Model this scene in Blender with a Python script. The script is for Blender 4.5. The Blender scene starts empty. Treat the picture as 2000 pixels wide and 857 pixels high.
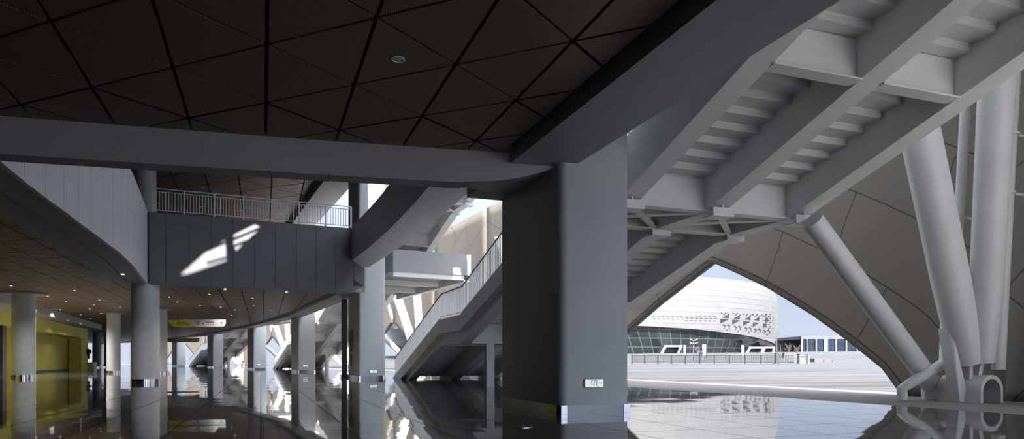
import bpy, math, random
from mathutils import Vector, Matrix, geometry
random.seed(7)
S = bpy.context.scene
COL = S.collection
F = 1333.0            # focal length in pixels of the 2000 px wide frame
HZ = 704.0            # picture row of the horizon

# ------------------------------------------------------------------ camera
cd = bpy.data.cameras.new('camera'); cam = bpy.data.objects.new('camera', cd); COL.objects.link(cam)
cam.location = (0, 0, 1.0); cam.rotation_euler = (math.pi/2, 0, 0)
cd.sensor_width = 36; cd.lens = 36*F/2000; cd.shift_y = (HZ-428.5)/2000
cd.clip_end = 2000; cd.clip_start = 0.05
S.camera = cam
# ------------------------------------------------------------------ light
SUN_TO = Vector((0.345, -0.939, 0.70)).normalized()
sd = bpy.data.lights.new('sun', 'SUN'); sd.energy = 11.0; sd.angle = math.radians(0.9); sd.color = (1.0, 0.965, 0.92)
sun = bpy.data.objects.new('sun', sd); COL.objects.link(sun)
sun.rotation_euler = SUN_TO.to_track_quat('Z', 'Y').to_euler()
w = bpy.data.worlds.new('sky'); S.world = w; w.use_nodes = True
nt = w.node_tree; nt.nodes.clear()
o_ = nt.nodes.new('ShaderNodeOutputWorld'); bg = nt.nodes.new('ShaderNodeBackground'); cr = nt.nodes.new('ShaderNodeValToRGB')
tc = nt.nodes.new('ShaderNodeTexCoord'); sx = nt.nodes.new('ShaderNodeSeparateXYZ')
nt.links.new(tc.outputs['Generated'], sx.inputs[0]); nt.links.new(sx.outputs['Z'], cr.inputs[0])
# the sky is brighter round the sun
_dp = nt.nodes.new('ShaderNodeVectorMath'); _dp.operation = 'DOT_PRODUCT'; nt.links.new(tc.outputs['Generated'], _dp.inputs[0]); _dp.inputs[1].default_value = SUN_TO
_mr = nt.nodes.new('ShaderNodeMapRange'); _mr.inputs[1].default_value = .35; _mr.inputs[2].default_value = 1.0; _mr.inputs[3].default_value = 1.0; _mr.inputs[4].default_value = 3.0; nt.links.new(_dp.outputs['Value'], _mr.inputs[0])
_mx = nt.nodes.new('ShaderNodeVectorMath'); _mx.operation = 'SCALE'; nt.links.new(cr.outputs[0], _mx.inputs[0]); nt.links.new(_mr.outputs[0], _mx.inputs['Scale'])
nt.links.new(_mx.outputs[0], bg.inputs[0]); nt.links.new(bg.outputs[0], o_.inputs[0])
cr.color_ramp.elements[0].position = 0.0; cr.color_ramp.elements[0].color = (0.355, 0.395, 0.47, 1)
cr.color_ramp.elements[1].position = 0.55; cr.color_ramp.elements[1].color = (0.95, 1.02, 1.14, 1)
e = cr.color_ramp.elements.new(0.10); e.color = (0.31, 0.36, 0.465, 1)
bg.inputs[1].default_value = 1.0
S.view_settings.view_transform = 'Standard'; S.view_settings.look = 'None'
S.view_settings.gamma = 1.0; S.view_settings.use_curve_mapping = False
S.view_settings.exposure = 0.92
S.cycles.max_bounces = 10; S.cycles.diffuse_bounces = 3; S.cycles.glossy_bounces = 5
S.cycles.use_denoising = True; S.cycles.caustics_reflective = True; S.cycles.blur_glossy = 0.4; S.cycles.caustics_refractive = False
S.cycles.sample_clamp_indirect = 4.0

# ------------------------------------------------------------------ materials
def mat(name, c, rough=0.6, metal=0.0, var=0.06, scale=1.5, spec=0.5, bump=0.0):
    m = bpy.data.materials.new(name); m.use_nodes = True; t = m.node_tree
    b = t.nodes['Principled BSDF']; b.inputs['Roughness'].default_value = rough; b.inputs['Metallic'].default_value = metal
    b.inputs['Specular IOR Level'].default_value = spec
    g = t.nodes.new('ShaderNodeTexCoord'); n = t.nodes.new('ShaderNodeTexNoise'); n.inputs['Scale'].default_value = scale; n.inputs['Detail'].default_value = 6
    t.links.new(g.outputs['Object'], n.inputs['Vector'])
    r = t.nodes.new('ShaderNodeValToRGB'); r.color_ramp.elements[0].position = .3; r.color_ramp.elements[1].position = .7
    r.color_ramp.elements[0].color = (*[x*(1-var) for x in c], 1); r.color_ramp.elements[1].color = (*[min(1, x*(1+var)) for x in c], 1)
    t.links.new(n.outputs[0], r.inputs[0]); t.links.new(r.outputs[0], b.inputs['Base Color'])
    if bump:
        bp = t.nodes.new('ShaderNodeBump'); bp.inputs['Strength'].default_value = bump; bp.inputs['Distance'].default_value = .02
        t.links.new(n.outputs[0], bp.inputs['Height']); t.links.new(bp.outputs[0], b.inputs['Normal'])
    return m
def math_node(t, op, a, b=None, clamp=False):
    n = t.nodes.new('ShaderNodeMath'); n.operation = op; n.use_clamp = clamp
    for i, v in enumerate((a, b)):
        if v is None: continue
        if isinstance(v, (int, float)): n.inputs[i].default_value = v
        else: t.links.new(v, n.inputs[i])
    return n.outputs[0]
def brick_mat(name, c, c2, line, bw, bh, mortar, rough=.5, metal=0, offset=.5, skew=0.0, edge=None, coord='UV', spec=.5, bevel_edge=None):
    m = bpy.data.materials.new(name); m.use_nodes = True; t = m.node_tree; b = t.nodes['Principled BSDF']
    b.inputs['Roughness'].default_value = rough; b.inputs['Metallic'].default_value = metal; b.inputs['Specular IOR Level'].default_value = spec
    g = t.nodes.new('ShaderNodeTexCoord'); sep = t.nodes.new('ShaderNodeSeparateXYZ'); t.links.new(g.outputs[coord], sep.inputs[0])
    x = math_node(t, 'ADD', sep.outputs['X'], math_node(t, 'MULTIPLY', sep.outputs['Y'], skew))
    cmb = t.nodes.new('ShaderNodeCombineXYZ'); t.links.new(x, cmb.inputs[0]); t.links.new(sep.outputs['Y'], cmb.inputs[1])
    k = t.nodes.new('ShaderNodeTexBrick'); t.links.new(cmb.outputs[0], k.inputs['Vector'])
    k.inputs['Color1'].default_value = (*c, 1); k.inputs['Color2'].default_value = (*c2, 1); k.inputs['Mortar'].default_value = (*line, 1)
    k.inputs['Scale'].default_value = 1; k.inputs['Mortar Size'].default_value = mortar; k.inputs['Mortar Smooth'].default_value = .1
    k.inputs['Brick Width'].default_value = bw; k.inputs['Row Height'].default_value = bh; k.offset = offset
    out = k.outputs['Color']
    if edge:
        a = math_node(t, 'COMPARE', sep.outputs['Y'], edge[0]); a.node.inputs[2].default_value = edge[1]
        mx = t.nodes.new('ShaderNodeMix'); mx.data_type = 'RGBA'; t.links.new(a, mx.inputs[0]); t.links.new(out, mx.inputs[6]); mx.inputs[7].default_value = (*line, 1)
        out = mx.outputs[2]
    n = t.nodes.new('ShaderNodeTexNoise'); n.inputs['Scale'].default_value = .6; n.inputs['Detail'].default_value = 8; t.links.new(g.outputs['Object'], n.inputs['Vector'])
    mp = t.nodes.new('ShaderNodeMapRange'); mp.inputs[3].default_value = .88; mp.inputs[4].default_value = 1.1; t.links.new(n.outputs[0], mp.inputs[0])
    mm = t.nodes.new('ShaderNodeMix'); mm.data_type = 'RGBA'; mm.blend_type = 'MULTIPLY'; mm.inputs[0].default_value = 1
    t.links.new(out, mm.inputs[6]); t.links.new(mp.outputs[0], mm.inputs[7]); t.links.new(mm.outputs[2], b.inputs['Base Color'])
    return m
M = {}
M['column'] = mat('column_paint', (.50, .525, .54), .55, var=.05, scale=1.2)
M['round'] = mat('round_column_paint', (.66, .67, .70), .45, var=.06, scale=2.5)
M['beam'] = mat('beam_paint', (.37, .375, .395), .5, var=.05)
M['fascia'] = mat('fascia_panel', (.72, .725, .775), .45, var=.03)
M['bridge'] = mat('bridge_panel_shaded', (.165, .169, .185), .45, var=.03)  # same panels as the fascia, with shade put into the colour
M['steel'] = mat('stair_steel_paint', (.86, .86, .862), .5, var=.04)
M['deck'] = mat('deck_fascia_paint', (.36, .365, .37), .55, var=.06)
M['plate'] = mat('step_plate_paint', (.74, .745, .75), .55, var=.05)
M['tube'] = mat('tube_paint', (.70, .70, .69), .45, var=.05)
M['rail'] = mat('white_rail_paint', (.80, .81, .82), .35, var=.02)
M['handrail'] = mat('dark_handrail', (.06, .065, .07), .3, var=.02)
M['dark'] = mat('black_recess', (.012, .012, .013), .8)
M['slab'] = mat('raw_slab', (.08, .08, .085), .9)
M['post'] = mat('dark_post_paint', (.09, .095, .10), .5)
M['chrome'] = mat('polished_steel', (.62, .62, .64), .12, 1.0, var=.02)
M['band'] = mat('dark_steel_band', (.16, .16, .165), .18, 1.0, var=.05)
M['yellow'] = mat('yellow_wall_paint', (.80, .72, .12), .55, var=.04)
M['olive'] = mat('yellow_shutter_paint', (.60, .55, .07), .55, var=.03)
M['white'] = mat('white_plastic', (.8, .8, .8), .4, var=.01)
M['sign_lit'] = mat('backlit_sign_face', (.75, .77, .77), .4, var=.01); _b = M['sign_lit'].node_tree.nodes['Principled BSDF']; _b.inputs['Emission Color'].default_value = (.95, 1, .98, 1); _b.inputs['Emission Strength'].default_value = .3
M['green'] = mat('sign_green', (.05, .42, .22), .4, var=.01)
M['black'] = mat('black_plastic', (.015, .015, .017), .4, var=.01)
M['sign_yellow'] = mat('sign_yellow', (.50, .50, .05), .4, var=.01)
M['sign_white'] = mat('sign_grey_white', (.62, .64, .70), .4, var=.01)
M['sign_navy'] = mat('sign_navy', (.02, .025, .06), .4, var=.01)
M['sign_blue'] = mat('traffic_sign_blue', (.008, .011, .03), .4, var=.01)
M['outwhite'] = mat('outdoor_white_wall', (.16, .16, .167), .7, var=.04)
M['outgrey'] = mat('outdoor_grey', (.085, .087, .092), .7, var=.08)
M['fence'] = mat('grey_fence_paint', (.03, .032, .037), .5, var=.03)
M['navyglass'] = brick_mat('navy_window_glass', (.006, .010, .022), (.010, .015, .03), (.025, .027, .035), 1.2, 1.3, .05, .1, 0, 0)
M['leaf'] = mat('bare_tree', (.07, .065, .06), .9)
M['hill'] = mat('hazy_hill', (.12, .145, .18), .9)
M['greenblue'] = mat('far_column_paint', (.10, .14, .20), .5)
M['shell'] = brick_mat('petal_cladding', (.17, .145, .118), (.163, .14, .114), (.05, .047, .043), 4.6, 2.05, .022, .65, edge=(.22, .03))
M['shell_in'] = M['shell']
M['clad'] = brick_mat('white_scale_cladding', (.115, .115, .118), (.105, .105, .109), (.068, .07, .077), 6.0, 1.6, .07, .6, skew=.8)
M['glass'] = brick_mat('sloped_curtain_glass', (.016, .024, .026), (.028, .038, .039), (.09, .097, .097), 3.2, 2.4, .14, .12, 0, 0, skew=.55)

def floor_mat():
    m = bpy.data.materials.new('polished_stone_floor'); m.use_nodes = True; t = m.node_tree; b = t.nodes['Principled BSDF']
    g = t.nodes.new('ShaderNodeTexCoord'); mp = t.nodes.new('ShaderNodeMapping'); mp.inputs['Rotation'].default_value = (0, 0, math.radians(-20.2))
    t.links.new(g.outputs['Object'], mp.inputs[0])
    k = t.nodes.new('ShaderNodeTexBrick'); t.links.new(mp.outputs[0], k.inputs['Vector']); k.offset = 0
    k.inputs['Color1'].default_value = (.085, .085, .088, 1); k.inputs['Color2'].default_value = (.10, .098, .097, 1); k.inputs['Mortar'].default_value = (.07, .07, .07, 1)
    k.inputs['Scale'].default_value = 1; k.inputs['Mortar Size'].default_value = .009; k.inputs['Brick Width'].default_value = 1.2; k.inputs['Row Height'].default_value = 1.2
    n = t.nodes.new('ShaderNodeTexNoise'); n.inputs['Scale'].default_value = .8; n.inputs['Detail'].default_value = 9; t.links.new(g.outputs['Object'], n.inputs['Vector'])
    mr = t.nodes.new('ShaderNodeMapRange'); mr.inputs[3].default_value = .75; mr.inputs[4].default_value = 1.25; t.links.new(n.outputs[0], mr.inputs[0])
    mm = t.nodes.new('ShaderNodeMix'); mm.data_type = 'RGBA'; mm.blend_type = 'MULTIPLY'; mm.inputs[0].default_value = 1
    t.links.new(k.outputs['Color'], mm.inputs[6]); t.links.new(mr.outputs[0], mm.inputs[7]); t.links.new(mm.outputs[2], b.inputs['Base Color'])
    for nm_, lo_, hi_ in (('Roughness', .03, .7), ('IOR', 1.95, 1.15)):
        r_ = t.nodes.new('ShaderNodeMapRange'); r_.inputs[3].default_value = lo_; r_.inputs[4].default_value = hi_; t.links.new(k.outputs['Fac'], r_.inputs[0]); t.links.new(r_.outputs[0], b.inputs[nm_])
    n2 = t.nodes.new('ShaderNodeTexNoise'); n2.inputs['Scale'].default_value = .55; n2.inputs['Detail'].default_value = 2; t.links.new(g.outputs['Object'], n2.inputs['Vector'])
    # each slab lies a hair out of level: a random tilt per tile breaks the mirror image into jagged pieces
    v = t.nodes.new('ShaderNodeTexVoronoi'); v.voronoi_dimensions = '2D'; v.distance = 'CHEBYCHEV'; v.inputs['Randomness'].default_value = 0; v.inputs['Scale'].default_value = 1/1.2
    t.links.new(mp.outputs[0], v.inputs['Vector'])
    vs = t.nodes.new('ShaderNodeVectorMath'); vs.operation = 'SUBTRACT'; t.links.new(v.outputs['Color'], vs.inputs[0]); vs.inputs[1].default_value = (.5, .5, .5)
    vm = t.nodes.new('ShaderNodeVectorMath'); vm.operation = 'MULTIPLY'; t.links.new(vs.outputs[0], vm.inputs[0]); vm.inputs[1].default_value = (.006, .006, 0)
    bp = t.nodes.new('ShaderNodeBump'); bp.inputs['Strength'].default_value = .06; bp.inputs['Distance'].default_value = .02
    t.links.new(n2.outputs[0], bp.inputs['Height'])
    va = t.nodes.new('ShaderNodeVectorMath'); va.operation = 'ADD'; t.links.new(bp.outputs[0], va.inputs[0]); t.links.new(vm.outputs[0], va.inputs[1])
    vn = t.nodes.new('ShaderNodeVectorMath'); vn.operation = 'NORMALIZE'; t.links.new(va.outputs[0], vn.inputs[0])
    t.links.new(vn.outputs[0], b.inputs['Normal'])
    return m
M['floor'] = floor_mat()
def perf_mat():
    m = bpy.data.materials.new('brown_perforated_panel'); m.use_nodes = True; t = m.node_tree; b = t.nodes['Principled BSDF']
    g = t.nodes.new('ShaderNodeTexCoord'); mp = t.nodes.new('ShaderNodeMapping'); mp.inputs['Rotation'].default_value = (0, 0, .42)
    t.links.new(g.outputs['Object'], mp.inputs[0]); s = t.nodes.new('ShaderNodeSeparateXYZ'); t.links.new(mp.outputs[0], s.inputs[0])
    k = 2*math.pi/.028
    a = math_node(t, 'SINE', math_node(t, 'MULTIPLY', s.outputs['X'], k)); c = math_node(t, 'SINE', math_node(t, 'MULTIPLY', s.outputs['Y'], k))
    h = math_node(t, 'GREATER_THAN', math_node(t, 'MULTIPLY', a, c), .12)
    mx = t.nodes.new('ShaderNodeMix'); mx.data_type = 'RGBA'; t.links.new(h, mx.inputs[0])
    mx.inputs[6].default_value = (.40, .265, .18, 1); mx.inputs[7].default_value = (.03, .02, .015, 1)
    t.links.new(mx.outputs[2], b.inputs['Base Color']); b.inputs['Roughness'].default_value = .45; b.inputs['Metallic'].default_value = .2
    return m
M['perf'] = perf_mat()
def plaza_mat():
    m = bpy.data.materials.new('pale_plaza_paving'); m.use_nodes = True; t = m.node_tree; b = t.nodes['Principled BSDF']; b.inputs['Roughness'].default_value = .8
    g = t.nodes.new('ShaderNodeTexCoord'); mp = t.nodes.new('ShaderNodeMapping'); mp.inputs['Scale'].default_value = (.03, .25, 1); mp.inputs['Rotation'].default_value = (0, 0, .25)
    t.links.new(g.outputs['Object'], mp.inputs[0])
    n = t.nodes.new('ShaderNodeTexNoise'); n.inputs['Scale'].default_value = 2; n.inputs['Detail'].default_value = 10; t.links.new(mp.outputs[0], n.inputs['Vector'])
    r = t.nodes.new('ShaderNodeValToRGB'); r.color_ramp.elements[0].position = .36; r.color_ramp.elements[1].position = .52
    r.color_ramp.elements[0].color = (.05, .046, .044, 1); r.color_ramp.elements[1].color = (.086, .088, .096, 1)
    t.links.new(n.outputs[0], r.inputs[0]); t.links.new(r.outputs[0], b.inputs['Base Color'])
    return m
M['plaza'] = plaza_mat()
M['lens_lit'] = mat('lit_lens', (.9, .9, .88), .4); _b = M['lens_lit'].node_tree.nodes['Principled BSDF']; _b.inputs['Emission Color'].default_value = (1, .97, .92, 1); _b.inputs['Emission Strength'].default_value = 5
M['paving'] = mat('matte_grey_paving', (.225, .212, .195), .75, var=.12, scale=3)

# ------------------------------------------------------------------ mesh helpers
class MB:
    def __init__(s): s.v = []; s.f = []; s.uv = None
    def add(s, vs, fs):
        o = len(s.v); s.v += [tuple(p) for p in vs]; s.f += [tuple(i+o for i in f) for f in fs]; return s
    def hexa(s, b, t): return s.add(list(b)+list(t), [(3, 2, 1, 0), (4, 5, 6, 7), (0, 1, 5, 4), (1, 2, 6, 5), (2, 3, 7, 6), (3, 0, 4, 7)])
    def box(s, x0, x1, y0, y1, z0, z1):
        return s.hexa([(x0, y0, z0), (x1, y0, z0), (x1, y1, z0), (x0, y1, z0)], [(x0, y0, z1), (x1, y0, z1), (x1, y1, z1), (x0, y1, z1)])
    def prism(s, poly, z0, z1):
        n = len(poly); tri = geometry.tessellate_polygon([[Vector((p[0], p[1], 0)) for p in poly]])
        vs = [(p[0], p[1], z0) for p in poly]+[(p[0], p[1], z1) for p in poly]
        fs = [tuple(t) for t in tri]+[tuple(i+n for i in t) for t in tri]+[(i, (i+1) % n, (i+1) % n+n, i+n) for i in range(n)]
        return s.add(vs, fs)
    def extrude(s, poly, vec):           # poly: 3-D points in one plane
        n = len(poly); tri = geometry.tessellate_polygon([[Vector(p) for p in poly]]); vec = Vector(vec)
        vs = [tuple(p) for p in poly]+[tuple(Vector(p)+vec) for p in poly]
        return s.add(vs, [tuple(t) for t in tri]+[tuple(i+n for i in t) for t in tri]+[(i, (i+1) % n, (i+1) % n+n, i+n) for i in range(n)])
    def bar(s, p0, p1, wd, h, up=(0, 0, 1)):
        p0, p1 = Vector(p0), Vector(p1); d = (p1-p0).normalized(); up = Vector(up)
        if abs(d.dot(up)) > .99: up = Vector((0, 1, 0))
        x = d.cross(up).normalized()*wd/2; y = x.cross(d).normalized()*h/2
        return s.hexa([p0-x-y, p0+x-y, p0+x+y, p0-x+y], [p1-x-y, p1+x-y, p1+x+y, p1-x+y])
    def tube(s, pts, r, n=20, caps=True):
        pts = [Vector(p) for p in pts]; rs = r if isinstance(r, (list, tuple)) else [r]*len(pts); o = len(s.v); up = None
        for i, p in enumerate(pts):
            d = ((pts[min(i+1, len(pts)-1)]-pts[max(i-1, 0)])).normalized()
            if up is None: up = Vector((0, 0, 1)) if abs(d.z) < .95 else Vector((0, 1, 0))
            x = d.cross(up).normalized(); y = x.cross(d).normalized(); up = y
            for k in range(n):
                a = 2*math.pi*k/n; s.v.append(tuple(p+(x*math.cos(a)+y*math.sin(a))*rs[i]))
        for i in range(len(pts)-1):
            for k in range(n):
                k2 = (k+1) % n; s.f.append((o+i*n+k, o+i*n+k2, o+(i+1)*n+k2, o+(i+1)*n+k))
        if caps:
            s.f.append(tuple(o+k for k in range(n))[::-1]); s.f.append(tuple(o+(len(pts)-1)*n+k for k in range(n)))
        return s
    def disc(s, c, r, h, n=28, sx=1.0): return s.prism([(c[0]+r*sx*math.cos(2*math.pi*k/n), c[1]+r*math.sin(2*math.pi*k/n)) for k in range(n)], c[2], c[2]+h)
    def build(s, name, m, parent=None, loc=None):
        me = bpy.data.meshes.new(name); v = s.v
        if loc is not None: v = [(p[0]-loc[0], p[1]-loc[1], p[2]-loc[2]) for p in v]
        me.from_pydata(v, [], s.f)
        import bmesh
        bm = bmesh.new(); bm.from_mesh(me); bmesh.ops.recalc_face_normals(bm, faces=bm.faces); bm.to_mesh(me); bm.free()
        me.polygons.foreach_set('use_smooth', [True]*len(me.polygons)); me.set_sharp_from_angle(angle=math.radians(32))
        me.materials.append(M[m] if isinstance(m, str) else m)
        o = bpy.data.objects.new(name, me); COL.objects.link(o); o.parent = parent
        if loc is not None: o.location = loc
        return o
def tag(o, label, cat, group=None):
    o['label'] = label; o['category'] = cat
    if group: o['group'] = group
    return o
def struct(o, label=None):
    o['kind'] = 'structure'
    if label: o['label'] = label
    return o
def empty(name, loc, rz=0.0):
    o = bpy.data.objects.new(name, None); COL.objects.link(o); o.location = loc; o.rotation_euler = (0, 0, rz); o.empty_display_size = .2
    return o
KIDS = {}
def copy_tree(o, parent=None):
    c = o.copy(); COL.objects.link(c); c.parent = parent
    for ch in list(o.children): copy_tree(ch, c)
    return c
def at(px, py, Y): return Vector(((px-1000)*Y/F, Y, 1-(py-HZ)*Y/F))
def atz(px, py, Z):
    Y = (Z-1)*F/(HZ-py); return Vector(((px-1000)*Y/F, Y, Z))

# ------------------------------------------------------------------ the ring of columns
RING = [((.90, 12.7), (-.345, .939)), ((-8.32, 37.0), (-.39, .921)), ((-18.2, 58.0), (-.46, .888)), ((-29.2, 77.0), (-.53, .848)),
        ((-43.0, 98.0), (-.585, .811)), ((-58.0, 118.0), (-.63, .777)), ((-74.0, 136.0), (-.69, .724)), ((-91.5, 152.0), (-.74, .673))]
FR = []
for c, u in RING:
    u = Vector((u[0], u[1], 0)).normalized(); FR.append((Vector((c[0], c[1], 0)), u, Vector((u.y, -u.x, 0))))
def fr(k, t, s, z=0.0):
    c, u, v = FR[k]; p = c+u*s+v*t; p.z = z; return p
def rot(k): v = FR[k][2]; return math.atan2(v.y, v.x)
# ring stations for floors: behind the camera, then each column
def station(t):
    pts = [fr(0, t, -70), fr(0, t, -34), fr(0, t, 0)]+[fr(k, t, 0) for k in range(1, 8)]+[fr(7, t, 60)]
    return pts
fl = station(8.0)
mb = MB(); mb.prism([(-150, -40)]+[(p.x, p.y) for p in fl]+[(-190, 210)], -.3, 0.0)
struct(mb.build('floor', 'floor'), 'polished grey stone concourse floor')
mb = MB(); a, b = station(8.0), station(13.6)
for i in range(len(a)-1): mb.hexa([a[i]+Vector((0, 0, -.3)), b[i]+Vector((0, 0, -.3)), b[i+1]+Vector((0, 0, -.3)), a[i+1]+Vector((0, 0, -.3))], [a[i], b[i], b[i+1], a[i+1]])
struct(mb.build('paving_strip', 'paving'), 'matte grey paving strip at the concourse edge')
prof = [(13.6, 0.0), (25, .14), (55, .57), (76, .8), (108, 2.8), (180, 2.8), (700, 2.9)]
mb = MB(); rows = []
for t, z in prof:
    r = station(t)
    for p in r: p.z = z
    rows.append(r)
for j in range(len(rows)-1):
    for i in range(len(rows[0])-1): mb.add([rows[j][i], rows[j+1][i], rows[j+1][i+1], rows[j][i+1]], [(0, 1, 2, 3)])
struct(mb.build('ground', 'plaza'), 'pale sunlit plaza outside the arch')

# ------------------------------------------------------------------ slabs, ceilings, beams
ZC = 4.9
fas_px = [(0, 323), (54, 359), (95, 390), (131, 416), (158, 437), (183, 455), (203, 470), (234, 493), (261, 519), (288, 554)]
FAS = [Vector((p.x, p.y, 0)) for p in (atz(x, y, 4.4) for x, y in fas_px)]
FAS[0] = Vector((-8.75, 11.7, 0))
BR0, BR1 = Vector((-16.17, 30.35, 0)), Vector((-7.95, 34.2, 0))
XB = [Vector((-15.0, 9.1, 0)), Vector((-8.16, 10.88, 0)), Vector((-3.25, 12.12, 0)), Vector((.145, 12.87, 0)), Vector((.80, 13.03, 0))]
ringin = [fr(0, .3, -60), fr(0, .3, 0.2)]
outer = [(-130, -40)]+[(p.x, p.y) for p in ringin]+[(p.x, p.y+.4) for p in reversed(XB[1:4])]+[(p.x-.15, p.y) for p in FAS]+[(BR0.x, BR0.y+.15), (BR1.x, BR1.y+.15)] + \
        [(fr(k, .3, 0).x, fr(k, .3, 0).y) for k in range(1, 8)]+[(-150, 190)]
mb = MB(); mb.prism(outer, 5.06, 7.6); q_ = [fr(0, .37, -34), fr(0, 1.86, -34), fr(0, 1.86, 0), fr(0, .37, 0)]; mb.prism([(p.x, p.y) for p in q_], 7.0, 7.6)  # second prism: unseen edge strip added to darken the inner stringer's web
struct(mb.build('slab', 'slab'), 'upper concourse floor slab')
mb = MB(); up = [(-130, -40)]+[(fr(0, 1.85, -60).x, fr(0, 1.85, -60).y)]+[(fr(k, .3 if k else 1.85, 0).x, fr(k, .3, 0).y) for k in range(8)]+[(-150, 190)]
def br_at(px):
    k = (px-1000)/F; d = BR1-BR0; r = (k*BR0.y-BR0.x)/(d.x-k*d.y); return BR0+d*r
def brp(x, y):
    px, py = 280+x/3.061, 320+y/3.061; p = br_at(px); q = at(px, py, p.y); return q+SUN_TO*((12.15-q.z)/SUN_TO.z)
hA = [brp(*q) for q in ((205, 678), (400, 505), (490, 455), (497, 590), (270, 668))]  # roof openings added, outlines cast back from the sun patch on the bridge
hB = [brp(*q) for q in ((540, 425), (650, 370), (735, 330), (715, 390), (650, 440), (555, 530), (540, 500))]
loops = [[Vector((p[0], p[1], 0)) for p in up]]+[[Vector((p.x, p.y, 0)) for p in h] for h in (hA, hB)]
tri_ = geometry.tessellate_polygon(loops); flat = [p for l in loops for p in l]
mb.add([(p.x, p.y, 12.15) for p in flat], tri_); mb.add([(p.x, p.y, 12.25) for p in flat], tri_)
for q0, q1 in (((330, 545), (560, 445)), ((520, 465), (760, 365)), ((520, 505), (730, 425)), ((380, 600), (520, 560))):  # bars added across the openings to streak the sun patch
    a_, b_ = brp(*q0), brp(*q1); a_.z = b_.z = 12.2; mb.bar(a_, b_, .10, .06)
struct(mb.build('upper_slab', 'slab'), 'third floor slab over the void')

def clip_tri(subj, tri):
    out = subj
    for i in range(3):
        a, b = tri[i], tri[(i+1) % 3]; inp, out = out, []
        if not inp: return []
        side = lambda p: (b[0]-a[0])*(p[1]-a[1])-(b[1]-a[1])*(p[0]-a[0])
        for j in range(len(inp)):
            p, q = inp[j-1], inp[j]; sp, sq = side(p), side(q)
            if (sp >= 0) != (sq >= 0):
                r = sp/(sp-sq); out.append((p[0]+(q[0]-p[0])*r, p[1]+(q[1]-p[1])*r))
            if sq >= 0: out.append(q)
    return out
def inside(p, poly):
    c = False; j = len(poly)-1
    for i in range(len(poly)):
        if (poly[i][1] > p[1]) != (poly[j][1] > p[1]) and p[0] < (poly[j][0]-poly[i][0])*(p[1]-poly[i][1])/(poly[j][1]-poly[i][1])+poly[i][0]: c = not c
        j = i
    return c
LA, LB, LO = Vector((1.487, -.66)), Vector((.795, 1.235)), Vector((-.745, 9.0))
def panels(name, poly, z, gap=.022, scale=1.0, th=.03):
    a, b = LA*scale, LB*scale; det = a.x*b.y-a.y*b.x; mb = MB()
    ij = [(((p[0]-LO.x)*b.y-(p[1]-LO.y)*b.x)/det, (-(p[0]-LO.x)*a.y+(p[1]-LO.y)*a.x)/det) for p in poly]
    for i in range(int(min(q[0] for q in ij))-2, int(max(q[0] for q in ij))+2):
        for j in range(int(min(q[1] for q in ij))-2, int(max(q[1] for q in ij))+2):
            o = LO+a*i+b*j
            for tri in ((o, o+a, o+b), (o+a, o+a+b, o+b)):
                c = (tri[0]+tri[1]+tri[2])/3
                # inset by moving every edge in by the gap: shrink towards the incentre
                l = [(tri[1]-tri[2]).length, (tri[2]-tri[0]).length, (tri[0]-tri[1]).length]; P = sum(l)
                inc = (tri[0]*l[0]+tri[1]*l[1]+tri[2]*l[2])/P; area = abs((tri[1]-tri[0]).x*(tri[2]-tri[0]).y-(tri[1]-tri[0]).y*(tri[2]-tri[0]).x)/2
                f = 1-gap/(2*area/P); T = [inc+(q-inc)*f for q in tri]
                T = [(q.x, q.y) for q in T]
                if (T[1][0]-T[0][0])*(T[2][1]-T[0][1])-(T[1][1]-T[0][1])*(T[2][0]-T[0][0]) < 0: T.reverse()
                ins = [inside(q, poly) for q in T]
                pc = T if all(ins) else clip_tri(poly, T)
                if len(pc) < 3: continue
                n = len(pc)
                if not all(ins):
                    mb.add([(p[0], p[1], z) for p in pc], [tuple(range(n))]); continue
                mb.add([(p[0], p[1], z) for p in pc]+[(p[0], p[1], z+th) for p in pc], [tuple(range(n))]+[(k, (k+1) % n, (k+1) % n+n, k+n) for k in range(n)])
    return mb.build(name, 'perf')
g1 = .98
polyC = [(-34, -14)]+[(fr(0, -.98, -30).x, fr(0, -.98, -30).y), (fr(0, -.98, .0).x, fr(0, -.98, 0).y)]+[(p.x, p.y+.2) for p in reversed(XB[1:4])] + \
        [(p.x-1.6, p.y) for p in FAS]+[(BR0.x, BR0.y+.2), (BR1.x-.6, BR1.y+.2)]+[(fr(k, -.98, 0).x, fr(k, -.98, 0).y) for k in range(1, 8)]+[(-125, 165), (-80, 85), (-44.5, 74), (-34, 45), (-32, 30), (-30, 0)]
struct(panels('ceiling', polyC, ZC), 'brown perforated triangular ceiling panels')
polyU = [(-45, 30), (-9, 26), (fr(1, -1.2, 0).x, 37), (fr(2, -1.2, 0).x, fr(2, -1.2, 0).y), (fr(3, -1.2, 0).x, fr(3, -1.2, 0).y), (-50, 90)]
struct(panels('ceiling_upper', polyU, 12.0, gap=.035, scale=1.6), 'dark brown panelled ceiling above the bridge')

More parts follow.
